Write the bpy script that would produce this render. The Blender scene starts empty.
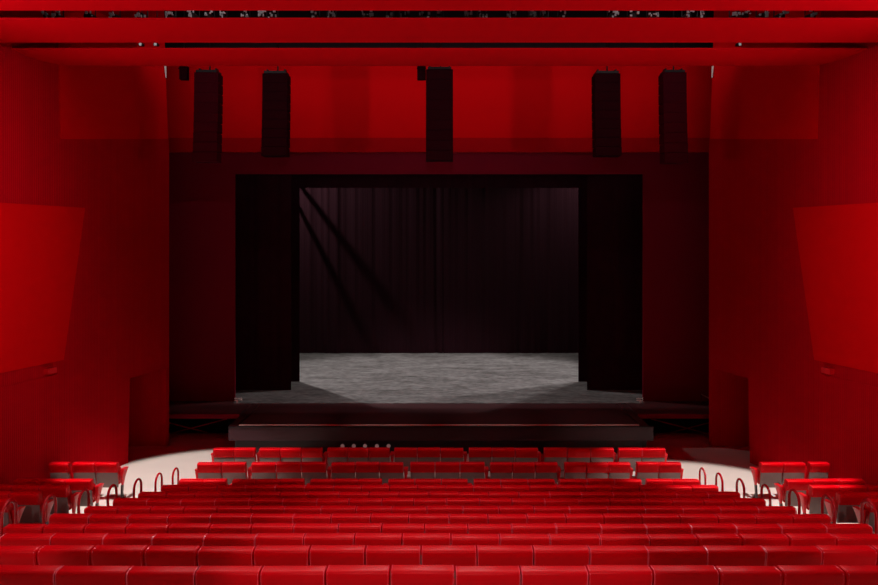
import bpy, bmesh, math, random
from mathutils import Vector, Matrix
random.seed(7)
PI = math.pi
S = bpy.context.scene
COL = S.collection
F = 720.0; CX = 439.0; HY = 241.0; EYE = 5.53

# ------------------------------------------------------------------ materials
def mat(name, col, rough=0.6, spec=0.5, metal=0.0, vary=0.08, scale=12.0, bump=0.0, bscale=60.0, coat=0.0):
    m = bpy.data.materials.new(name); m.use_nodes = True
    nt = m.node_tree; N = nt.nodes; L = nt.links
    b = N['Principled BSDF']
    b.inputs['Roughness'].default_value = rough
    b.inputs['Metallic'].default_value = metal
    b.inputs['Specular IOR Level'].default_value = spec
    b.inputs['Coat Weight'].default_value = coat
    tc = N.new('ShaderNodeTexCoord')
    no = N.new('ShaderNodeTexNoise'); no.inputs['Scale'].default_value = scale; no.inputs['Detail'].default_value = 4
    L.new(tc.outputs['Object'], no.inputs['Vector'])
    mx = N.new('ShaderNodeMix'); mx.data_type = 'RGBA'
    mx.inputs['A'].default_value = (*[c*(1-vary) for c in col], 1)
    mx.inputs['B'].default_value = (*[min(1, c*(1+vary)) for c in col], 1)
    L.new(no.outputs['Fac'], mx.inputs['Factor'])
    L.new(mx.outputs['Result'], b.inputs['Base Color'])
    if bump:
        n2 = N.new('ShaderNodeTexNoise'); n2.inputs['Scale'].default_value = bscale; n2.inputs['Detail'].default_value = 3
        L.new(tc.outputs['Object'], n2.inputs['Vector'])
        bp = N.new('ShaderNodeBump'); bp.inputs['Strength'].default_value = bump; bp.inputs['Distance'].default_value = 0.01
        L.new(n2.outputs['Fac'], bp.inputs['Height']); L.new(bp.outputs['Normal'], b.inputs['Normal'])
    return m

def ribbed(name, col, scale=22.0, amt=0.10, rough=0.7, axis='Y'):
    """vertical slats: stripes along the wall"""
    m = bpy.data.materials.new(name); m.use_nodes = True
    nt = m.node_tree; N = nt.nodes; L = nt.links
    b = N['Principled BSDF']; b.inputs['Roughness'].default_value = rough
    b.inputs['Specular IOR Level'].default_value = 0.02
    tc = N.new('ShaderNodeTexCoord')
    mp = N.new('ShaderNodeMapping'); L.new(tc.outputs['Object'], mp.inputs['Vector'])
    mp.inputs['Scale'].default_value = (0, 1, 0.004) if axis == 'Y' else (1, 0, 0.004)
    wv = N.new('ShaderNodeTexWave'); wv.wave_type = 'BANDS'; wv.bands_direction = axis
    wv.inputs['Scale'].default_value = scale/6.0; wv.inputs['Distortion'].default_value = 0.0
    L.new(mp.outputs['Vector'], wv.inputs['Vector'])
    no = N.new('ShaderNodeTexNoise'); no.inputs['Scale'].default_value = 9; no.inputs['Detail'].default_value = 5
    L.new(mp.outputs['Vector'], no.inputs['Vector'])
    ad = N.new('ShaderNodeMath'); ad.operation = 'MULTIPLY_ADD'
    L.new(wv.outputs['Fac'], ad.inputs[0]); ad.inputs[1].default_value = 0.4; L.new(no.outputs['Fac'], ad.inputs[2])
    mx = N.new('ShaderNodeMix'); mx.data_type = 'RGBA'
    mx.inputs['A'].default_value = (*[c*(1-amt) for c in col], 1)
    mx.inputs['B'].default_value = (*[c*(1+amt) for c in col], 1)
    L.new(ad.outputs[0], mx.inputs['Factor']); L.new(mx.outputs['Result'], b.inputs['Base Color'])
    bp = N.new('ShaderNodeBump'); bp.inputs['Strength'].default_value = 0.35; bp.inputs['Distance'].default_value = 0.01
    L.new(wv.outputs['Fac'], bp.inputs['Height']); L.new(bp.outputs['Normal'], b.inputs['Normal'])
    return m

def stage_floor_mat():
    m = bpy.data.materials.new('stage_boards'); m.use_nodes = True
    nt = m.node_tree; N = nt.nodes; L = nt.links
    b = N['Principled BSDF']; b.inputs['Specular IOR Level'].default_value = 0.35
    tc = N.new('ShaderNodeTexCoord')
    mp = N.new('ShaderNodeMapping'); mp.inputs['Scale'].default_value = (0.45, 1.5, 1)
    mp.inputs['Rotation'].default_value = (0, 0, 0.06)
    L.new(tc.outputs['Object'], mp.inputs['Vector'])
    n1 = N.new('ShaderNodeTexNoise'); n1.inputs['Scale'].default_value = 2.0; n1.inputs['Detail'].default_value = 8; n1.inputs['Roughness'].default_value = 0.7
    L.new(mp.outputs['Vector'], n1.inputs['Vector'])
    n2 = N.new('ShaderNodeTexNoise'); n2.inputs['Scale'].default_value = 14; n2.inputs['Detail'].default_value = 6
    mp2 = N.new('ShaderNodeMapping'); mp2.inputs['Rotation'].default_value = (0, 0, 0.7); mp2.inputs['Scale'].default_value = (0.35, 0.9, 1)
    L.new(tc.outputs['Object'], mp2.inputs['Vector']); L.new(mp2.outputs['Vector'], n2.inputs['Vector'])
    ad = N.new('ShaderNodeMath'); ad.operation = 'ADD'
    L.new(n1.outputs['Fac'], ad.inputs[0]); L.new(n2.outputs['Fac'], ad.inputs[1])
    cr = N.new('ShaderNodeValToRGB')
    cr.color_ramp.elements[0].position = 0.40; cr.color_ramp.elements[0].color = (0.07, 0.062, 0.058, 1)
    cr.color_ramp.elements[1].position = 0.62; cr.color_ramp.elements[1].color = (0.27, 0.255, 0.245, 1)
    hf = N.new('ShaderNodeMath'); hf.operation = 'MULTIPLY'; hf.inputs[1].default_value = 0.5
    L.new(ad.outputs[0], hf.inputs[0]); L.new(hf.outputs[0], cr.inputs['Fac'])
    # board joints
    br = N.new('ShaderNodeTexBrick'); br.inputs['Scale'].default_value = 1.0
    br.inputs['Brick Width'].default_value = 2.44; br.inputs['Row Height'].default_value = 1.22
    br.inputs['Mortar Size'].default_value = 0.008
    br.inputs['Color1'].default_value = (1, 1, 1, 1); br.inputs['Color2'].default_value = (0.95, 0.95, 0.95, 1); br.inputs['Mortar'].default_value = (0.8, 0.8, 0.8, 1)
    L.new(tc.outputs['Object'], br.inputs['Vector'])
    mx = N.new('ShaderNodeMix'); mx.data_type = 'RGBA'; mx.blend_type = 'MULTIPLY'; mx.inputs['Factor'].default_value = 1
    L.new(cr.outputs['Color'], mx.inputs['A']); L.new(br.outputs['Color'], mx.inputs['B'])
    L.new(mx.outputs['Result'], b.inputs['Base Color'])
    rr = N.new('ShaderNodeMapRange'); rr.inputs['To Min'].default_value = 0.45; rr.inputs['To Max'].default_value = 0.75
    L.new(n2.outputs['Fac'], rr.inputs['Value']); L.new(rr.outputs['Result'], b.inputs['Roughness'])
    return m

RED = (0.56, 0.0006, 0.0035)
M = {}
M['seat_red'] = mat('seat_red_vinyl', (0.60, 0.0002, 0.005), 0.36, 0.08, vary=0.07, scale=7, bump=0.15, bscale=260)
M['edge_glint'] = mat('seat_edge_glint', (0.74, 0.045, 0.08), 0.3, 0.6, vary=0.03)  # pinkish tubes standing for light glints along the seat-top edges
M['arm_red'] = mat('arm_red', (0.62, 0.001, 0.008), 0.38, 0.45, vary=0.05)
M['shell'] = mat('seat_back_shell', (0.19, 0.145, 0.135), 0.45, 0.4, vary=0.12, scale=5)
M['steel'] = mat('dark_steel', (0.03, 0.02, 0.02), 0.4, 0.5, metal=0.3)
M['hoop'] = mat('red_lacquered_tube', (0.42, 0.0008, 0.006), 0.18, 0.6, vary=0.03, coat=0.5)
M['wall'] = ribbed('wall_red_slats', (0.40, 0.0005, 0.006), 40, 0.16)
M['wall_dark'] = ribbed('passage_red', (0.45, 0.0008, 0.006), 40, 0.10, axis='X')
M['panel'] = mat('smooth_red_panel', (0.62, 0.0006, 0.003), 0.8, 0.03, vary=0.04, scale=1.2)
M['panel_hi'] = mat('upper_red_panel', (0.64, 0.0006, 0.004), 0.8, 0.03, vary=0.05, scale=1.2)
M['header'] = mat('header_red', (0.55, 0.0006, 0.003), 0.8, 0.03, vary=0.05, scale=0.6)
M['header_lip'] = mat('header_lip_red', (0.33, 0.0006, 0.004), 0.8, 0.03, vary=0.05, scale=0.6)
M['ceil'] = mat('ceiling_red', (0.60, 0.0003, 0.005), 0.7, 0.04, vary=0.05, scale=0.8)
M['frame'] = mat('proscenium_dark_red', (0.19, 0.002, 0.018), 0.75, 0.1, vary=0.10, scale=0.8)
M['floor'] = mat('auditorium_floor_beige', (0.66, 0.60, 0.56), 0.6, 0.25, vary=0.07, scale=1.5)
M['black'] = mat('stage_black', (0.010, 0.006, 0.008), 0.9, 0.05, vary=0.2, scale=2)
M['velvet'] = mat('black_masking_cloth', (0.03, 0.006, 0.012), 0.95, 0.05, vary=0.3, scale=3)
M['drape'] = ribbed('backdrop_cloth', (0.027, 0.009, 0.013), 26, 0.25, 0.85, axis='X')
M['stage'] = stage_floor_mat()
M['fascia'] = mat('stage_fascia', (0.032, 0.006, 0.011), 0.45, 0.4, vary=0.1, scale=3)
M['fascia_dk'] = mat('stage_plinth_dark', (0.012, 0.003, 0.005), 0.5, 0.4, vary=0.1, scale=3)
M['apron'] = mat('apron_shade_boards', (0.075, 0.020, 0.022), 0.42, 0.5, vary=0.18, scale=2.2, bump=0.05, bscale=20)  # darker and redder than the deck: dim, red-lit stage front put into the colour
M['lip'] = mat('pale_edge_strip', (0.85, 0.68, 0.62), 0.5, 0.4, vary=0.06)
M['speaker'] = mat('speaker_black', (0.022, 0.0015, 0.004), 0.85, 0.04, vary=0.1)
M['speaker_lit'] = mat('speaker_black_lit', (0.055, 0.002, 0.008), 0.85, 0.04, vary=0.1)  # same black cabinets, colour lifted where the outer columns catch more light
M['gear'] = mat('lantern_black', (0.02, 0.018, 0.02), 0.5, 0.4)
M['gear_pale'] = mat('lantern_pale', (0.85, 0.88, 0.9), 0.5, 0.3)
M['white'] = mat('pale_gap_light', (0.85, 0.80, 0.78), 0.5, 0.4, vary=0.02)

# ------------------------------------------------------------------ mesh helpers
def obj(name, bm, m, parent=None, smooth=False, loc=None):
    me = bpy.data.meshes.new(name)
    bmesh.ops.recalc_face_normals(bm, faces=bm.faces[:])
    bm.to_mesh(me); bm.free()
    me.materials.append(m if not isinstance(m, str) else M[m])
    if smooth:
        me.polygons.foreach_set('use_smooth', [True]*len(me.polygons))
        try: me.set_sharp_from_angle(angle=math.radians(40))
        except Exception: pass
    o = bpy.data.objects.new(name, me); COL.objects.link(o)
    if parent is not None: o.parent = parent
    if loc is not None: o.location = loc
    return o
def add_box(bm, x0, x1, y0, y1, z0, z1, bev=0.0, seg=2):
    r = bmesh.ops.create_cube(bm, size=1)
    vs = r['verts']
    for v in vs:
        v.co = Vector(((x0+x1)/2 + v.co.x*(x1-x0), (y0+y1)/2 + v.co.y*(y1-y0), (z0+z1)/2 + v.co.z*(z1-z0)))
    if bev:
        es = list({e for v in vs for e in v.link_edges})
        bmesh.ops.bevel(bm, geom=es, offset=bev, segments=seg, affect='EDGES', profile=0.5)
    return bm
def box(*a, **k): return add_box(bmesh.new(), *a, **k)
def add_prism(bm, pts, lo, hi, axis='x', bev=0.0, seg=2):
    """pts polygon in the two other axes, extruded along axis"""
    def P(a, b, t):
        return {'x': (t, a, b), 'y': (a, t, b), 'z': (a, b, t)}[axis]
    v0 = [bm.verts.new(P(a, b, lo)) for a, b in pts]
    v1 = [bm.verts.new(P(a, b, hi)) for a, b in pts]
    n = len(pts); bm.faces.new(v0); bm.faces.new(v1[::-1])
    for i in range(n): bm.faces.new([v0[i], v0[(i+1) % n], v1[(i+1) % n], v1[i]][::-1])
    if bev:
        vs = v0+v1
        es = list({e for v in vs for e in v.link_edges})
        bmesh.ops.bevel(bm, geom=es, offset=bev, segments=seg, affect='EDGES', profile=0.5)
    return bm
def prism(*a, **k): return add_prism(bmesh.new(), *a, **k)
def add_tube(bm, path, r, n=10, cap=True):
    path = [Vector(p) for p in path]; rings = []
    up = Vector((1, 0, 0))
    for i, p in enumerate(path):
        t = (path[min(i+1, len(path)-1)] - path[max(i-1, 0)]).normalized()
        a = up if abs(t.dot(up)) < 0.9 else Vector((0, 1, 0))
        u = t.cross(a).normalized(); w = t.cross(u).normalized()
        rr = r[i] if isinstance(r, (list, tuple)) else r
        rings.append([bm.verts.new(p + u*rr*math.cos(2*PI*k/n) + w*rr*math.sin(2*PI*k/n)) for k in range(n)])
    for a, b in zip(rings, rings[1:]):
        for k in range(n): bm.faces.new([a[k], a[(k+1) % n], b[(k+1) % n], b[k]])
    if cap: bm.faces.new(rings[0]); bm.faces.new(rings[-1][::-1])
    return bm
def tube(*a, **k): return add_tube(bmesh.new(), *a, **k)
def thing(name, label, cat, loc=(0, 0, 0), rotz=0, group=None):
    o = bpy.data.objects.new(name, None); COL.objects.link(o); o.empty_display_size = 0.2
    o.location = loc; o.rotation_euler = (0, 0, rotz); o['label'] = label; o['category'] = cat
    if group: o['group'] = group
    return o
def tag(o, label, cat, group=None):
    o['label'] = label; o['category'] = cat
    if group: o['group'] = group
    return o
def struct(name, bm, m, **k):
    o = obj(name, bm, m, **k); o['kind'] = 'structure'; return o

# ------------------------------------------------------------------ rake of the auditorium
RD = [5.83, 6.81, 7.79, 8.76, 9.76, 10.72, 11.67, 12.56, 13.40, 14.20, 15.27, 16.40]     # depth of each row's backs
TOPY = [565.3, 545.5, 533.4, 523.5, 513.7, 505.8, 498.1, 491.6, 484.9, 478.6, 461.8, 447.5]
SH = 0.86
RZ = []
for k, (d, y) in enumerate(zip(RD, TOPY)):
    z = EYE - (y-HY)*(d+.10)/F - SH
    RZ.append(0.0 if k >= 9 else z)
ROWSH = [EYE - (y-HY)*(d+.10)/F - z for d, y, z in zip(RD, TOPY, RZ)]
prof = [(-4.0, -0.4)]
bk = [(-4.0, 4.2), (-0.9, 3.9), (0.05, 3.6), (1.0, 3.3), (1.95, 3.02), (2.9, 2.75), (3.9, 2.52), (4.86, RZ[0]+.24)]
steps = bk + [(RD[k]-0.12, RZ[k]) for k in range(10)]
pz = None
for d, z in steps:
    if pz is not None: prof.append((d, pz))
    prof.append((d, z)); pz = z
prof += [(31.2, 0.0), (31.2, -0.4)]
struct('floor', prism(prof, -13.5, 13.5, 'x'), 'floor')

# ------------------------------------------------------------------ theatre seats
W0 = 0.53
def seat_meshes():
    w = W0; h = w/2
    # headrest wrap, leaning back a little
    bm = bmesh.new()
    add_prism(bm, [(0.012, .655), (-0.022, .80), (-0.020, .845), (0.0, .862), (0.105, .862), (0.125, .845), (0.15, .655)], -h+.004, h-.004, 'x', bev=0.011, seg=2)
    head = obj('headrest', bm, 'seat_red', smooth=True)
    glints = []
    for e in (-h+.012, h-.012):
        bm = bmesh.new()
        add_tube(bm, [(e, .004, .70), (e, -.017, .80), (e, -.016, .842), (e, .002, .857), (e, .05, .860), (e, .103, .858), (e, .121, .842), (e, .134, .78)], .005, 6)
        glints.append(obj('edge_glint', bm, 'edge_glint', smooth=True))
    bm = bmesh.new()
    add_prism(bm, [(0.052, .655), (0.142, .655), (0.22, .40), (0.10, .38)], -h+.035, h-.035, 'x', bev=0.02, seg=2)
    front = obj('back_cushion', bm, 'seat_red', smooth=True)
    bm = bmesh.new()
    add_prism(bm, [(0.018, .66), (0.050, .66), (0.115, .33), (0.085, .315)], -h+.010, h-.010, 'x', bev=0.008, seg=2)
    shell = obj('back_shell', bm, 'shell', smooth=True)
    # tipped-up seat pad
    bm = bmesh.new()
    add_prism(bm, [(0.20, .70), (0.30, .71), (0.36, .34), (0.22, .33)], -h+.045, h-.045, 'x', bev=0.03, seg=3)
    pad = obj('seat_pad', bm, 'seat_red', smooth=True)
    return head, *glints, front, shell, pad
def arm_meshes():
    bm = bmesh.new()
    def ring(z, y0, y1, w): return [bm.verts.new(p) for p in ((-w, y0, z), (w, y0, z), (w, y1, z), (-w, y1, z))]
    rs = [ring(.30, .135, .21, .016), ring(.45, .13, .27, .020), ring(.61, .125, .36, .042), ring(.65, .122, .38, .048)]
    for v in rs[3][2:]: v.co.z -= .02
    bm.faces.new(rs[0]); bm.faces.new(rs[-1][::-1])
    for a, b in zip(rs, rs[1:]):
        for q in range(4): bm.faces.new([a[q], a[(q+1) % 4], b[(q+1) % 4], b[q]])
    bmesh.ops.bevel(bm, geom=bm.edges[:], offset=.009, segments=2, affect='EDGES', profile=.5)
    arm = obj('armrest', bm, 'arm_red', smooth=True)
    bm = bmesh.new()
    add_prism(bm, [(0.12, .31), (0.20, .31), (0.17, .14), (0.22, .03), (0.30, .012), (0.30, 0), (0.02, 0), (0.02, .012), (0.10, .03)], -.016, .016, 'x')
    leg = obj('leg', bm, 'steel')
    return arm, leg
proto_parts = list(seat_meshes()) + list(arm_meshes())
for p in proto_parts: COL.objects.unlink(p)
def make_seat(x0, x1, d, z, sh, label, group, arms, k_=9):
    """copies of the master parts: root empty, one seat; arms = 'l', 'r', 'lr' or ''"""
    r = thing('theatre_seat', label, 'seat', ((x0+x1)/2, d+random.uniform(-.006, .006), z), random.uniform(-.008, .008), group)
    w = x1-x0; sx = w/W0
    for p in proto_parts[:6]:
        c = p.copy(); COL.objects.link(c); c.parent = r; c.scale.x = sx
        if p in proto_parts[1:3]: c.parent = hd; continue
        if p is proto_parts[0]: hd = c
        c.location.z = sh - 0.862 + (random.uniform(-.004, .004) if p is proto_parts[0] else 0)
    for s in arms:
        for p in proto_parts[6:]:
            c = p.copy(); COL.objects.link(c); c.parent = r
            if k_ < 9: c.scale.x = .6
            c.location.x = {'l': -w/2+.03, 'r': w/2-.03, 'L': -w/2-.012 if k_ < 9 else -w/2-.045, 'R': w/2+.012 if k_ < 9 else w/2+.045}[s]
    return r
ORD = ['', 'first', 'second', 'third', 'fourth', 'fifth', 'sixth', 'seventh', 'eighth', 'ninth', 'tenth', 'eleventh', 'twelfth', 'thirteenth',
       'fourteenth', 'fifteenth', 'sixteenth', 'seventeenth', 'eighteenth', 'nineteenth', 'twentieth', 'twenty-first', 'twenty-second', 'twenty-third', 'twenty-fourth']
def seq(a, b, n): return [a+(b-a)*i/n for i in range(n)]
# seams between seats as they stand on each row (photo columns at that row's depth)
R = {}
R[0] = [[-15, 56, 127, 195, 260, 325.5, 390, 455, 521, 588, 653, 719, 782, 845, 908]]
R[1] = [[-16, 37, 90.5, 144, 197.5, 253.5, 309, 365, 421, 477, 533.6, 590, 648, 707, 765, 821.6, 877, 932]]
R[2] = [[0, 51, 103, 153, 204, 255, 304, 354, 402, 451, 500, 550, 600, 649.5, 697.6, 742, 789, 836, 884]]
R[3] = [[3.4, 43, 84, 126, 168, 209, 251, 293.4, 338, 381.6, 424.6, 468, 512, 556.5, 601.5, 646.5, 691.5, 736.5, 781.5, 826.5, 872]]
R[4] = [[49, 88.7, 128, 168, 210, 251, 292.5, 331, 370.6, 409, 449, 488, 527, 566, 604, 642, 680, 718, 756, 793, 831]]
R[5] = [seq(84, 217, 4) + [217, 251, 284, 321, 356, 392, 427, 463, 499, 534] + seq(570, 796, 6) + [796]]
R[6] = [seq(113, 316.6, 6) + [316.6, 349, 382, 413.7, 446.5, 479.6, 512, 545] + seq(579, 766, 6) + [766]]
R[7] = [seq(138, 280, 5) + [280, 308, 339] + seq(369, 519, 5) + [519] + seq(550, 740, 6) + [740]]
R[8] = [seq(160.5, 245.5, 3) + [245.5, 275, 304.5] + seq(333.5, 558, 8) + [558, 585, 612, 639.6, 666.5, 692, 718.5]]
R[9] = [seq(179, 226, 2)+[226], seq(232, 304, 3)+[304], seq(310, 382, 3)+[382], seq(388, 468, 3)+[468], seq(473.5, 555, 3)+[555], seq(560, 641.7, 3)+[641.7], seq(646.8, 699.7, 2)+[699.7]]
R[10] = [seq(197, 245.5, 2)+[245.5], seq(251, 326, 3)+[326], seq(331, 403.4, 3)+[403.4], seq(410, 485, 3)+[485], seq(490, 558, 3)+[558], seq(564.8, 630.6, 3)+[630.6], seq(637, 681.5, 2)+[681.5]]
R[11] = [seq(213, 255, 2)+[255], seq(259, 322.4, 3)+[322.4], seq(327, 389.8, 3)+[389.8], seq(394, 463.6, 3)+[463.6], seq(468.7, 538.4, 3)+[538.4], seq(544, 614, 3)+[614], seq(618.6, 665.6, 2)+[665.6]]
ROWNAME = {11: 'front row of the centre block', 10: 'second row from the stage', 9: 'third row from the stage', 8: 'fourth row from the stage',
           7: 'fifth row from the stage', 6: 'sixth row from the stage', 5: 'seventh row from the stage', 4: 'eighth row from the stage',
           3: 'ninth row from the stage', 2: 'third nearest row', 1: 'second nearest row', 0: 'nearest, bottommost row'}
for k in range(12):
    n = 0; d = RD[k]
    for blk in R[k]:
        xs = [(p-CX)*d/F for p in blk]
        for i in range(len(xs)-1):
            n += 1
            arms = ''
            if k >= 9:
                if i == 0: arms += 'L' if blk is R[k][0] else ''
                if i == len(xs)-2: arms += 'R'
            else:
                arms = ('L' if i == 0 else 'l') + ('R' if i == len(xs)-2 else '')
            make_seat(xs[i]+.001, xs[i+1]-.001, d, RZ[k], ROWSH[k], 'red theatre seat, %s from the left in the %s' % (ORD[n], ROWNAME[k]), 'seats in the '+ROWNAME[k], arms, k)

# side blocks beyond the aisles
SIDE = {10: [(-6.83, -7.30, -7.78), (-7.86, -8.28)], 9: [(-6.86, -7.38, -7.90, -8.40)], 8: [(-6.93, -7.45, -7.97, -8.49)],
        7: [(-6.98, -7.50, -8.02, -8.54)], 6: [(-7.00, -7.54)]}
SNAME = {10: 'front row', 9: 'second row', 8: 'third row', 7: 'fourth row', 6: 'fifth row'}
for side, sg in (('left', 1), ('right', -1)):
    for k, blks in SIDE.items():
        n = 0
        for blk in blks:
            for i in range(len(blk)-1):
                n += 1
                a, b = sorted((blk[i]*sg, blk[i+1]*sg))
                arms = ''
                if i == 0: arms = 'R' if sg > 0 else 'L'
                if i == len(blk)-2: arms += 'L' if sg > 0 else 'R'
                if k == 10 and len(blk) == 2: arms = ''
                make_seat(a+.001, b-.001, RD[k], RZ[k], ROWSH[k], 'red theatre seat, %s from the aisle in the %s of the %s side block' % (ORD[n], SNAME[k], side),
                          'seats of the %s side block' % side, arms)
for p in proto_parts: bpy.data.objects.remove(p)

# hoop handrails along the aisles
HT = {k: (d+.07, z-5.2*d/F) for k, (d, z) in {9: (14.5, .98), 8: (13.62, 1.15), 7: (12.65, 1.355), 6: (11.65, 1.58), 5: (10.70, 1.82), 4: (9.74, 2.07), 3: (8.80, 2.33)}.items()}
hw = {9: 'beside the third row from the stage', 8: 'beside the fourth row from the stage', 7: 'beside the fifth row from the stage', 6: 'beside the sixth row from the stage',
      5: 'beside the seventh row from the stage', 4: 'beside the eighth row from the stage', 3: 'nearest the camera'}
hoop0 = None
for k, (d, zt) in HT.items():
    for side, sg in (('left', -1), ('right', 1)):
        z0 = RZ[k]
        r = thing('hoop_handrail', 'red tubular hoop handrail in the %s aisle %s' % (side, hw[k]), 'handrail', (sg*5.39, d, z0), 0, 'hoop handrails along the aisles')
        h = zt - z0; rad = 0.15; L = 0.31
        path = [(0, 0, 0.01), (0, 0, (h-rad)*.5), (0, 0, h-rad)]
        for a in range(1, 12):
            t = PI*a/12
            path.append((0, L/2 - (L/2)*math.cos(t), h-rad + rad*math.sin(t)))
        path += [(0, L, h-rad), (0, L, (h-rad)*.5), (0, L, 0.01)]
        obj('rail', tube(path, 0.021, 12), 'hoop', r, smooth=True)
        for yy in (0, L):
            obj('foot_plate', tube([(0, yy, 0), (0, yy, .012)], 0.05, 16), 'hoop', r)

# ------------------------------------------------------------------ side walls
def wx(d): return 12.51 - 0.265*d          # half width of the hall at depth d
def wall_poly(bm, sg, pts, t0, t1):
    """pts in (depth, height) on the wall, from t0 to t1 outwards"""
    v0 = [bm.verts.new((sg*(wx(d)+t0), d, z)) for d, z in pts]
    v1 = [bm.verts.new((sg*(wx(d)+t1), d, z)) for d, z in pts]
    n = len(pts); bm.faces.new(v0); bm.faces.new(v1[::-1])
    for i in range(n): bm.faces.new([v0[i], v1[i], v1[(i+1) % n], v0[(i+1) % n]])
    return bm
for side, sg in (('left', -1), ('right', 1)):
    bm = bmesh.new()
    wall_poly(bm, sg, [(-4.0, -.1), (17.95, -.1), (18.02, 2.10), (19.42, 2.10), (19.40, -.1), (19.55, -.1), (19.55, 8.0), (19.38, 10.3), (19.34, 11.9), (-4, 11.9)], 0, 0.22)
    struct('wall_%s' % side, bm, 'wall')
    # passage behind the doorway
    x0 = wx(17.7)+.2; x1 = x0+2.0
    bm = bmesh.new()
    add_box(bm, *sorted((sg*(wx(19.5)+.05), sg*x1)), 19.42, 19.52, 0, 2.6)
    add_box(bm, *sorted((sg*(x0+.05), sg*x1)), 17.5, 17.6, 0, 2.6)
    add_box(bm, *sorted((sg*x1, sg*(x1+.1))), 17.5, 19.52, 0, 2.6)
    add_box(bm, *sorted((sg*(wx(17.6)+.23), sg*(x1+.1))), 17.5, 19.52, 2.5, 2.6)
    struct('wall_passage_%s' % side, bm, 'wall_dark')
    o = obj('wall_panel', wall_poly(bmesh.new(), sg, [(9.0, 2.91), (15.86, 2.91), (16.48, 6.29), (9.0, 6.29)], -0.045, -0.002), 'panel')
    tag(o, 'large smooth bright red wall panel with a slanting edge on the %s wall' % side, 'wall panel', 'smooth red wall panels')
    o = obj('wall_panel', wall_poly(bmesh.new(), sg, [(15.81, 7.77), (19.46, 8.29), (19.32, 10.9), (15.70, 10.9)], -0.03, -0.002), 'panel_hi')
    tag(o, 'faint lighter red panel high on the %s wall beside the loudspeakers' % side, 'wall panel', 'smooth red wall panels')
    # pale strip standing for light through a gap at the wall's top end
    o = obj('gap_light_strip', prism([(sg*7.30, 9.90), (sg*7.315, 9.90), (sg*7.37, 10.4), (sg*7.31, 10.4)], 19.26, 19.30, 'y'), 'white')
    tag(o, 'thin pale strip standing for gap light at the top end of the %s wall' % side, 'strip')
    # door in the wall below the panel
    bm = bmesh.new()
    dd0, dd1, zt = 13.9, 15.7, 2.62
    wall_poly(bm, sg, [(dd0, .30), (dd1, .02), (dd1+.05, zt), (dd0, zt)], -0.02, 0.0)
    o = struct('door_1' if sg < 0 else 'door_2', bm, 'wall')
    bm = bmesh.new(); wall_poly(bm, sg, [(15.36, 2.68), (15.60, 2.68), (15.60, 2.80), (15.36, 2.80)], -0.10, -0.001)
    o = obj('exit_lamp', bm, 'arm_red'); tag(o, 'small box lamp under the bright panel on the %s wall' % side, 'lamp', 'small box lamps on the side walls')

# rear wall behind the camera
struct('wall_rear', box(-14, 14, -4.2, -4.0, -.3, 12.2), 'wall')

# ------------------------------------------------------------------ ceiling
ZC = 9.40
def dc(y): return F*(ZC-EYE)/(HY-y)
def ceil_panel(d0, d1, sag, thick=0.03, n=12):
    pts = []
    for i in range(n+1):
        t = i/n; d = d0+(d1-d0)*t
        pts.append((d, ZC + sag*(2*t-1)**2*1.0 - 0.0))
    top = [(d, z+thick) for d, z in reversed(pts)]
    return prism(pts+top, -13, 13, 'x')
struct('ceiling', box(-13.4, 13.4, -4.0, dc(10.6), ZC, ZC+.05), 'ceil')
def rib(y0, y1, bulge):
    d0, d1 = dc(y0), dc(y1)
    w0 = wx(d0)-.01; w1 = wx(d1)-.01
    n = 14; bm = bmesh.new(); lo = []; hi = []
    for i in range(n+1):
        t = i/n; d = d0+(d1-d0)*t
        z = ZC - bulge*math.sin(PI*t)
        w = wx(d)-.012
        lo.append([bm.verts.new((-w, d, z)), bm.verts.new((w, d, z))])
        hi.append([bm.verts.new((-w, d, z+.03)), bm.verts.new((w, d, z+.03))])
    for a, b in zip(lo, lo[1:]): bm.faces.new([a[0], a[1], b[1], b[0]])
    for a, b in zip(hi, hi[1:]): bm.faces.new([a[0], b[0], b[1], a[1]])
    for A, B in ((lo[0], hi[0]), (lo[-1], hi[-1])): bm.faces.new([A[0], A[1], B[1], B[0]])
    for s in (0, 1):
        for i in range(n): bm.faces.new([lo[i][s], lo[i+1][s], hi[i+1][s], hi[i][s]])
    return bm
o = obj('ceiling_baffle', rib(19.4, 42.6, 0.0), 'ceil', smooth=True); tag(o, 'wide red ceiling baffle between the two dark slots', 'ceiling panel', 'red ceiling baffles')
o = obj('ceiling_baffle', rib(49.4, 66.0, 0.05), 'ceil', smooth=True); tag(o, 'red ceiling baffle nearest the stage above the loudspeaker columns', 'ceiling panel', 'red ceiling baffles')
struct('ceiling_void', box(-13.4, 13.4, 11.0, 31.4, 12.2, 12.3), 'black')
struct('wall_void', box(-13.4, 13.4, 11.2, 11.26, ZC+.05, 12.2), 'black')

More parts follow.
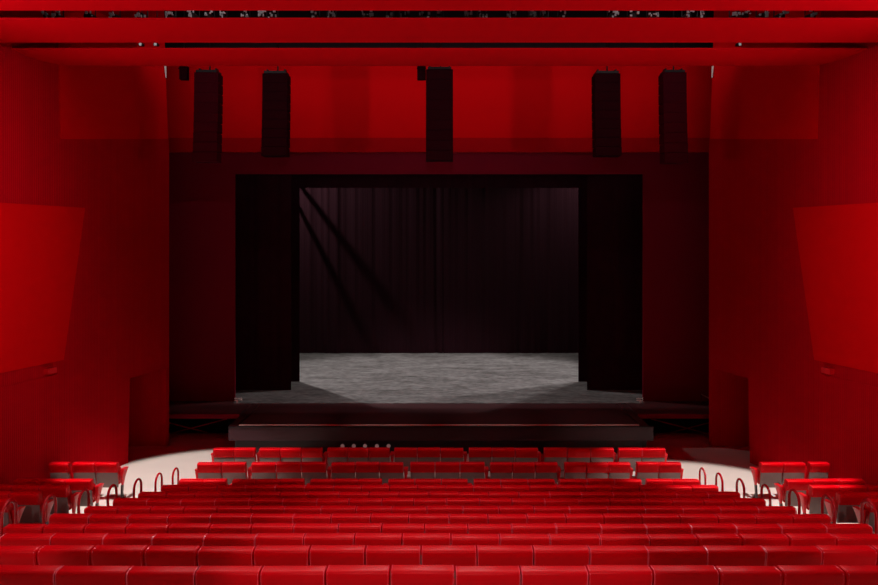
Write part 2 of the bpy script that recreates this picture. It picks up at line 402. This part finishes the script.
# lighting bar with lanterns seen through the first slot
ZB = EYE + (HY-13.8)/F*13.2
bar = thing('lighting_bar', 'long black lighting bar glimpsed through the upper ceiling slot', 'lighting bar', (0, 13.35, ZB+.45))
obj('pipe', tube([(-7.6, 0, 0), (7.6, 0, 0)], .03, 10), 'gear', bar)
for x in (-6.5, -2.2, 2.2, 6.5): obj('hanger', tube([(x, 0, 0), (x, 0, 12.2-ZB-.45)], .012, 8), 'gear', bar)
lx = [13, 22, 46, 57, 88, 114, 141, 170, 193, 208, 222, 245, 262, 273, 315, 331, 367, 390, 404, 424, 440, 468, 482, 512, 533, 545, 562, 613, 633, 653, 688, 703, 735, 745, 763, 781, 812]
lanpos = ['%s lantern from the left in the upper ceiling slot']
lp = None
lx = [p for p in lx if abs((p-CX)*13.3/F) <= 7.6]
for i, px in enumerate(lx):
    x = (px-CX)*13.3/F
    if abs(x) > 7.6: continue
    r = thing('stage_lantern', 'small stage lantern, %s from the %s in the upper ceiling slot' % ((ORD[i+1], 'left') if i < 18 else (ORD[len(lx)-i], 'right')), 'stage light', (x, 13.35, ZB), 0, 'stage lanterns in the ceiling slot')
    w = random.uniform(.04, .07)
    obj('housing', tube([(0, .20, .02), (0, .05, 0), (0, -.08, -.02)], [w*.7, w, w], 12), 'gear', r)
    bm = bmesh.new()
    for q in range(random.choice((4, 6, 8))):
        a = random.uniform(-w*1.6, w*1.3); b = random.uniform(-.06, .06)
        add_box(bm, a, a+random.uniform(.012, .05), -.11, -.082, b, b+random.uniform(.015, .06))
    obj('front_frame', bm, 'gear_pale', r)
    obj('yoke', tube([(-w-.02, .05, 0), (-w-.02, .05, .2), (0, .0, .42), (w+.02, .05, .2), (w+.02, .05, 0)], .01, 6), 'gear', r)
lantern2 = [('left', 141), ('left', 156), ('right', 739)]
for j, (s, px) in enumerate(lantern2):
    d = 14.7; x = (px-CX)*d/F; z = EYE + (HY-44.5)/F*d
    r = thing('stage_lantern', ['small pale lantern at the left end of the lower ceiling slot', 'second small pale lantern at the left of the lower ceiling slot', 'small pale lantern at the right end of the lower ceiling slot'][j], 'stage light', (x, d, z), 0, 'stage lanterns in the lower slot')
    obj('housing', tube([(0, .12, .02), (0, -.03, 0)], [.03, .045], 10), 'gear', r)
    obj('front_frame', box(-.02, .03, -.05, -.032, -.03, .02), 'gear_pale', r)
    obj('hanger', tube([(0, .05, .03), (0, .05, 12.2-z)], .008, 6), 'gear', r)

# ------------------------------------------------------------------ header above the forestage and proscenium
struct('wall_header', box(-8.6, 8.6, 20.2, 20.35, 8.42, 10.65), 'header')
struct('trim_2', box(-8.6, 8.6, 20.2, 20.35, 10.65, 12.2), 'black')  # upper header coloured black for the shade behind the ceiling slots
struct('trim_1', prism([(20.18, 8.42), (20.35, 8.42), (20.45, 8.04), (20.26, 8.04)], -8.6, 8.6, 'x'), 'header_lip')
bm = bmesh.new()
add_box(bm, -10.5, -6.12, 21.60, 21.66, 0, 12.2); add_box(bm, 6.12, 10.5, 21.60, 21.66, 0, 12.2); add_box(bm, -6.12, 6.12, 21.60, 21.66, 7.54, 12.2)
struct('wall_proscenium', bm, 'frame')

# stage house
bm = bmesh.new()
add_box(bm, -10.5, -10.4, 21.85, 31.3, 0, 12.2); add_box(bm, 10.4, 10.5, 21.85, 31.3, 0, 12.2); add_box(bm, -10.5, 10.5, 31.3, 31.4, 0, 12.2)
struct('wall_stage', bm, 'black')
for side, sg in (('left', -1), ('right', 1)):
    struct('wall_forestage_%s' % side, box(*sorted((sg*8.75, sg*8.85)), 19.6, 21.6, 0, 12.2), 'black')

# ------------------------------------------------------------------ stage
ZS = 0.74
st = thing('stage', 'dark boarded stage with a glossy front face behind the front row', 'stage', (0, 18.6, 0))
def so(y): return y-18.6
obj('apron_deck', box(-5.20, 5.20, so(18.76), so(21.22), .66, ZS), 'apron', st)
obj('deck', prism([(-6.1, so(21.25)), (6.10, so(21.25)), (6.10, so(21.9)), (9.2, so(21.9)), (9.2, so(31.1)), (-9.2, so(31.1)), (-9.2, so(21.9)), (-6.1, so(21.9))], .66, ZS, 'z'), 'stage', st)
obj('edge_strip', box(-5.20, 5.20, so(18.70), so(18.755), .70, ZS+.012), 'lip', st)['label'] = 'pale strip along the stage edge'
obj('fascia', box(-5.44, 5.54, so(18.60), so(18.68), .37, ZS-.03, bev=.006), 'fascia', st)
obj('fascia_lip', box(-5.44, 5.54, so(18.57), so(18.69), ZS-.03, ZS-.004), 'fascia_dk', st)
obj('plinth', box(-5.3, 5.4, so(18.72), so(18.80), 0, .37), 'fascia_dk', st)
for sg in (-1, 1):
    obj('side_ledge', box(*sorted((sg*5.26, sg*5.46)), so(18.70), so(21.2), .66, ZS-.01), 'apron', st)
    obj('side_skirt', box(*sorted((sg*5.26, sg*5.30)), so(18.70), so(21.2), 0, .66), 'fascia_dk', st)

em = bpy.data.materials.new('glint_disc_glow'); em.use_nodes = True
eb = em.node_tree.nodes['Principled BSDF']; eb.inputs['Base Color'].default_value = (.5, .35, .35, 1)
eb.inputs['Emission Color'].default_value = (1, .72, .68, 1); eb.inputs['Emission Strength'].default_value = .07
for i, px in enumerate((342.5, 353.8, 365, 377, 388.6)):  # glowing discs added to stand for blurred pale glints on the plinth
    r = thing('glint_disc', 'tiny glowing glint disc at the stage foot, %s from the left of five' % ORD[i+1], 'light', ((px-CX)*18.7/F, 18.715, .205), 0, 'pale glints at the stage foot')
    obj('rim', tube([(0, .003, 0), (0, -.015, 0)], .062, 20), 'fascia_dk', r)
    obj('lens', tube([(0, -.015, 0), (0, -.022, 0)], [.052, .045], 20), em, r)

for side, sg in (('left', -1), ('right', 1)):
    p = thing('side_platform', 'dark red low platform on crossed braces at the %s of the stage' % side, 'platform', (sg*6.8, 20.0, 0), 0, 'side platforms')
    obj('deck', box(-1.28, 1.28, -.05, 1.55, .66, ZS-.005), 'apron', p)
    obj('edge_rail', box(-1.28, 1.28, -.09, -.05, .62, ZS-.003), 'frame', p)
    obj('shade_sheet', box(-1.26, 1.26, .75, .78, 0, .66), 'black', p)  # black sheet standing for the shade under the platform
    for xx in (-1.2, 1.2):
        for yy in (0.0, 1.45): obj('leg', box(xx-.03, xx+.03, yy-.03, yy+.03, 0, .66), 'steel', p)
    obj('brace', tube([(-1.15*-sg, .02, .05), (.9*-sg, .02, .58)], .014, 8), 'frame', p)
    obj('brace', tube([(-1.15*-sg, .05, .58), (.9*-sg, .05, .05)], .014, 8), 'frame', p)
    # small coil of cable and plug by the frame foot
    c = thing('cable_coil', 'small pale tangle of cable at the %s foot of the proscenium' % side, 'cable', (sg*5.98, 21.45, ZS), 0, 'cable coils')
    pth = [(.10*math.cos(t*.5)*(1+.2*math.sin(t)), .10*math.sin(t*.5), .02+.004*t) for t in range(26)]
    obj('coil', tube(pth, .010, 6), 'lip', c, smooth=True)
    obj('plug', box(-.03, .03, -.14, -.09, 0, .05, bev=.008), 'lip', c)
# slanting pole at the right of the forestage
o = obj('slanting_pole', tube([(7.62, 20.9, 1.02), (8.5, 21.2, .62)], .018, 8), 'lip')
bpy.data.objects.remove(o)
rp = thing('slanting_handrail', 'thin pale slanting handrail at the right edge of the side platform', 'handrail', (7.75, 21.2, 0))
obj('rail', tube([(-.03, 0, 1.02), (.40, -.2, .80)], .016, 8), 'lip', rp)
obj('post', tube([(-.03, 0, ZS), (-.03, 0, 1.02)], .012, 8), 'steel', rp)

# ------------------------------------------------------------------ cloths on the stage
def cloth(x0, x1, y, z0, z1, amp, seed, step=0.03, th=0.012):
    rnd = random.Random(seed); bm = bmesh.new()
    n = max(4, int((x1-x0)/step))
    ph = [rnd.uniform(0, 6.28) for _ in range(5)]; fr = [2.1, 5.3, 9.7, 17.0, 26.0]; am = [.5, .8, .5, .35, .2]
    env = lambda x: 0.35+0.65*max(0, math.sin(x*1.3+ph[0]))**2
    def f(x): return amp*env(x)*sum(a*math.sin(q*x+p) for a, q, p in zip(am, fr, ph))
    fr_, bk_ = [], []
    for i in range(n+1):
        x = x0+(x1-x0)*i/n; dy = f(x)
        fr_.append([bm.verts.new((x, y+dy*.7, z1)), bm.verts.new((x, y+dy*1.0, z0))])
        bk_.append([bm.verts.new((x, y+th+dy*.7, z1)), bm.verts.new((x, y+th+dy*1.0, z0))])
    for i in range(n):
        a, b, c, d = fr_[i], fr_[i+1], bk_[i], bk_[i+1]
        bm.faces.new([a[0], b[0], b[1], a[1]]); bm.faces.new([c[0], c[1], d[1], d[0]])
        bm.faces.new([a[0], c[0], d[0], b[0]]); bm.faces.new([a[1], b[1], d[1], c[1]])
    for A, B in ((fr_[0], bk_[0]), (fr_[-1], bk_[-1])): bm.faces.new([A[0], A[1], B[1], B[0]])
    return bm
tag(obj('stage_curtain', cloth(-7.4, 0.16, 30.75, ZS+.01, 9.6, .055, 3), 'drape', smooth=True), 'left half of the dark grey-brown curtain hanging at the back of the stage', 'curtain', 'back curtains')
tag(obj('stage_curtain', cloth(0.18, 7.4, 30.75, ZS+.01, 9.6, .055, 9), 'drape', smooth=True), 'right half of the dark grey-brown curtain hanging at the back of the stage', 'curtain', 'back curtains')
for side, sg in (('left', -1), ('right', 1)):
    a, b = sorted((sg*4.75, sg*7.4))
    tag(obj('masking_curtain', cloth(a, b, 23.1, ZS+.005, 11.4, .03, 11+sg), 'velvet', smooth=True), 'front black masking curtain at the %s side of the stage opening' % side, 'curtain', 'black side masking curtains')
    a, b = sorted((sg*4.745, sg*7.4))
    tag(obj('masking_curtain', cloth(a, b, 24.5, ZS+.005, 11.4, .02, 21+sg), 'velvet', smooth=True), 'rear black masking curtain just behind the front one on the %s' % side, 'curtain', 'black side masking curtains')
tag(obj('masking_border', cloth(-7.4, 7.4, 24.40, 7.33, 11.6, .02, 31), 'velvet', smooth=True), 'black overhead masking border across the top of the stage opening', 'curtain')
# flying bars carrying the cloths
for y, z, l in ((30.77, 9.63, 'bar carrying the back curtain'), (23.1, 11.45, 'bar carrying the front masking curtains'), (24.46, 11.63, 'bar carrying the overhead border')):
    b = thing('flying_bar', 'black flying ' + l, 'bar', (0, y, z))
    obj('pipe', tube([(-7.6, 0, 0), (7.6, 0, 0)], .025, 8), 'gear', b)
    for x in (-6, -2, 2, 6): obj('wire', tube([(x, 0, 0), (x, 0, 12.2-z)], .006, 6), 'gear', b)

# ------------------------------------------------------------------ hanging loudspeaker columns
ARR = [('far left', 208.5, 29, 70, 163.5, 'speaker_lit'), ('second from the left', 276.5, 28.5, 71, 157.5, 'speaker'), ('middle', 439.5, 27, 67, 162, 'speaker'),
       ('second from the right', 606, 29, 71, 157.5, 'speaker'), ('far right', 672.5, 28.5, 70, 164.5, 'speaker_lit')]
DA = 17.5
for nm, px, wpx, yt, yb, m in ARR:
    a, b = px-wpx/2-CX, px+wpx/2-CX
    xa = a*(DA-.2 if a < 0 else DA+.2)/F; xb = b*(DA-.2 if b > 0 else DA+.2)/F; x = (xa+xb)/2; w = xb-xa
    zt = EYE+(HY-yt)*DA/F; zb = EYE+(HY-yb)*DA/F
    r = thing('loudspeaker_column', 'tall black hanging column of stacked loudspeakers, %s one of five' % nm, 'loudspeaker', (x, DA, zb), 0, 'hanging loudspeaker columns')
    H = zt-zb-.10; n = 9; hh = H/n
    for i in range(n):
        z0 = H-(i+1)*hh; tilt = (i/(n-1))**2
        off = -.12*tilt; dx = 0
        bm = bmesh.new()
        add_prism(bm, [(off-.20, z0+.001+.01*tilt), (off-.20, z0+hh-.001), (off+.20, z0+hh-.012), (off+.20, z0+.012)], -w/2, w/2, 'x', bev=.004, seg=1)
        cab = obj('cabinet', bm, m, r)
        obj('grille', box(-w/2+.05, w/2-.05, off-.206, off-.198, z0+.02, z0+hh-.02), m, cab)
    obj('top_frame', box(-w/2+.04, w/2-.04, -.20, .22, H+.004, H+.06), 'gear', r)
    for q in (-w/2+.08, w/2-.1): obj('lug', box(q, q+.03, -.1, .1, H+.06, H+.12), 'gear', r)
    obj('hanging_cable', tube([(0.03, 0, H+.05), (0.03, 0, 12.2-zb)], .018, 8), 'gear', r)
for nm, px, wp in (('left of the far left loudspeaker column', 184.2, 8.0), ('left of the middle loudspeaker column', 421.5, 8.5)):
    x = (px-CX)*DA/F; w = wp*DA/F; zc = EYE+(HY-73)*DA/F
    r = thing('hanging_projector', 'small black box light hanging %s' % nm, 'stage light', (x, DA, zc-.17), 0, 'small hanging box lights')
    obj('housing', box(-w/2, w/2, -.08, .08, 0, .33, bev=.01), 'speaker', r)
    obj('visor', box(-w/2-.01, w/2+.01, -.12, -.08, .25, .27), 'speaker', r)
    obj('hanger', tube([(0, 0, .33), (0, 0, 12.2-zc+.17)], .014, 8), 'gear', r)

# ------------------------------------------------------------------ lights
def light(kind, name, loc, target, energy, color=(1, 1, 1), size=0.3, angle=60, blend=0.3, sy=None):
    l = bpy.data.lights.new(name, kind); l.energy = energy; l.color = color
    if kind == 'SPOT': l.spot_size = math.radians(angle); l.spot_blend = blend; l.shadow_soft_size = size
    elif kind == 'AREA':
        l.size = size
        if sy: l.shape = 'RECTANGLE'; l.size_y = sy
    else: l.shadow_soft_size = size
    o = bpy.data.objects.new(name, l); COL.objects.link(o); o.location = loc
    d = Vector(target)-Vector(loc); o.rotation_euler = d.to_track_quat('-Z', 'Y').to_euler()
    return o
WARM = (1.0, 0.90, 0.84); NEUT = (1.0, .95, .93)
# house downlights recessed in the ceiling over the seats
for x in (-3.2, 0, 3.2):
    for y in (2.0, 6.0, 10.0):
        light('SPOT', 'house_light', (x, y, 9.3), (x, y-.6, 0), 170 if x == 0 else 140, NEUT, .10, 84, .5)
for x in (-7, 7):
    for y in (5.0, 10.0):
        light('SPOT', 'house_light', (x, y, 9.3), (x*1.0, y-.8, 0), 110, NEUT, .10, 76, .6)
# counter lights from the ceiling slot back over the rows
light('SPOT', 'counter_light', (0, 14.2, 9.34), (0, 6.8, 2.0), 900, (1, .94, .95), .15, 62, .8)
for x in (-4.5, 4.5):
    light('SPOT', 'counter_light', (x, 14.2, 9.34), (x, 7.5, 2.0), 420, (1, .94, .95), .15, 60, .8)
# forestage pools over the aisles
light('SPOT', 'aisle_light', (-7.9, 13.6, 9.3), (-5.7, 16.1, 0), 4500, WARM, .10, 32, .22)
light('SPOT', 'aisle_light', (7.9, 13.3, 9.3), (5.9, 15.2, 0), 4500, WARM, .10, 32, .22)
light('SPOT', 'aisle_light', (0, 14.25, 9.35), (0, 14.4, 0), 650, WARM, .12, 50, .5)
# spots in the projection booth behind the camera
for x in (-5, 0, 5):
    light('SPOT', 'booth_light', (x, -2.0, 8.8), (x*1.15, 10.4, 0), 1150, WARM, .10, 22, .25)
for x in (-3.9, -1.3, 1.3, 3.9):
    light('SPOT', 'stage_edge_light', (x, 12.3, 9.55), (x*1.05, 19.1, .7), 420, WARM, .10, 15, 1.0)
# wash on header
light('AREA', 'header_wash', (0, 18.15, 10.15), (0, 20.2, 10.35), 44, NEUT, 14.2, sy=.2)
light('POINT', 'void_fill', (-4, 12.4, 10.6), (0, 0, 0), 18, (1, 1, 1), .1)  # unseen fills added in the ceiling void to brighten the pale lantern pieces
light('POINT', 'void_fill', (4, 12.4, 10.6), (0, 0, 0), 18, (1, 1, 1), .1)
# wall washers, plus unseen fills added to brighten the ceiling
for sg in (-1, 1):
    light('SPOT', 'wall_wash', (sg*1.5, 5.5, 9.1), (sg*9.2, 10.4, 6.4), 3300, NEUT, .3, 62, 1.0)
    light('SPOT', 'ceiling_fill', (sg*9.0, 8.0, 5.8), (sg*4.5, 12.3, 10.2), 900, NEUT, .2, 80, .8)
light('SPOT', 'ceiling_fill', (0, 0.5, 6.9), (0, 13.2, 9.7), 900, NEUT, .3, 46, 1.0)  # floating fill added for the middle of the ceiling
# working lights above the stage
light('SPOT', 'working_light', (-6.5, 26.75, 11.4), (-1.0, 24.6, .7), 2500, (1, .94, .95), .10, 66, .5)
light('SPOT', 'working_light', (7.2, 25.9, 10.2), (1.0, 24.8, .7), 1900, (1, .94, .95), .10, 66, .5)
light('SPOT', 'working_light', (6.7, 27.0, 11.3), (1.0, 24.8, .7), 1350, (1, .94, .95), .10, 66, .5)
light('SPOT', 'boom_light', (-7.6, 28.2, 10.1), (-3.0, 30.75, 4.5), 900, (1, .95, .92), .05, 120, .5)
light('SPOT', 'boom_light', (7.3, 28.6, 9.6), (4.6, 30.75, 5.0), 420, (1, .93, .9), .05, 80, .8)
bo = thing('shadow_bars', 'unseen pair of black pipe bars casting shadows on the back curtain', 'lighting bar', (-6.6, 29.2, 8.16))  # placed out of view to cast the diagonal shadows on the curtain
for zz in (0, .63): obj('shadow_bar', tube([(0, -.8, zz), (0, .7, zz)], .05, 10), 'gear', bo)
for yy in (-.75, .65): obj('wire', tube([(0, yy, -.05), (0, yy, 12.2-8.16)], .008, 6), 'gear', bo)

# ------------------------------------------------------------------ world, camera
w = bpy.data.worlds.new('dark_world'); S.world = w; w.use_nodes = True
w.node_tree.nodes['Background'].inputs[0].default_value = (0.0, 0.0, 0.0, 1)
cam = bpy.data.cameras.new('camera'); co = bpy.data.objects.new('camera', cam); COL.objects.link(co); S.camera = co
co.location = (0, 0, EYE); co.rotation_euler = (PI/2, 0, 0)
cam.sensor_width = 36; cam.lens = F/878*36; cam.shift_y = -(292.5-HY)/878
cam.clip_start = .05; cam.clip_end = 100
vs = S.view_settings; vs.view_transform = 'Standard'; vs.look = 'None'; vs.gamma = 1; vs.exposure = 0.0
vs.use_curve_mapping = False
S.cycles.max_bounces = 10; S.cycles.diffuse_bounces = 6
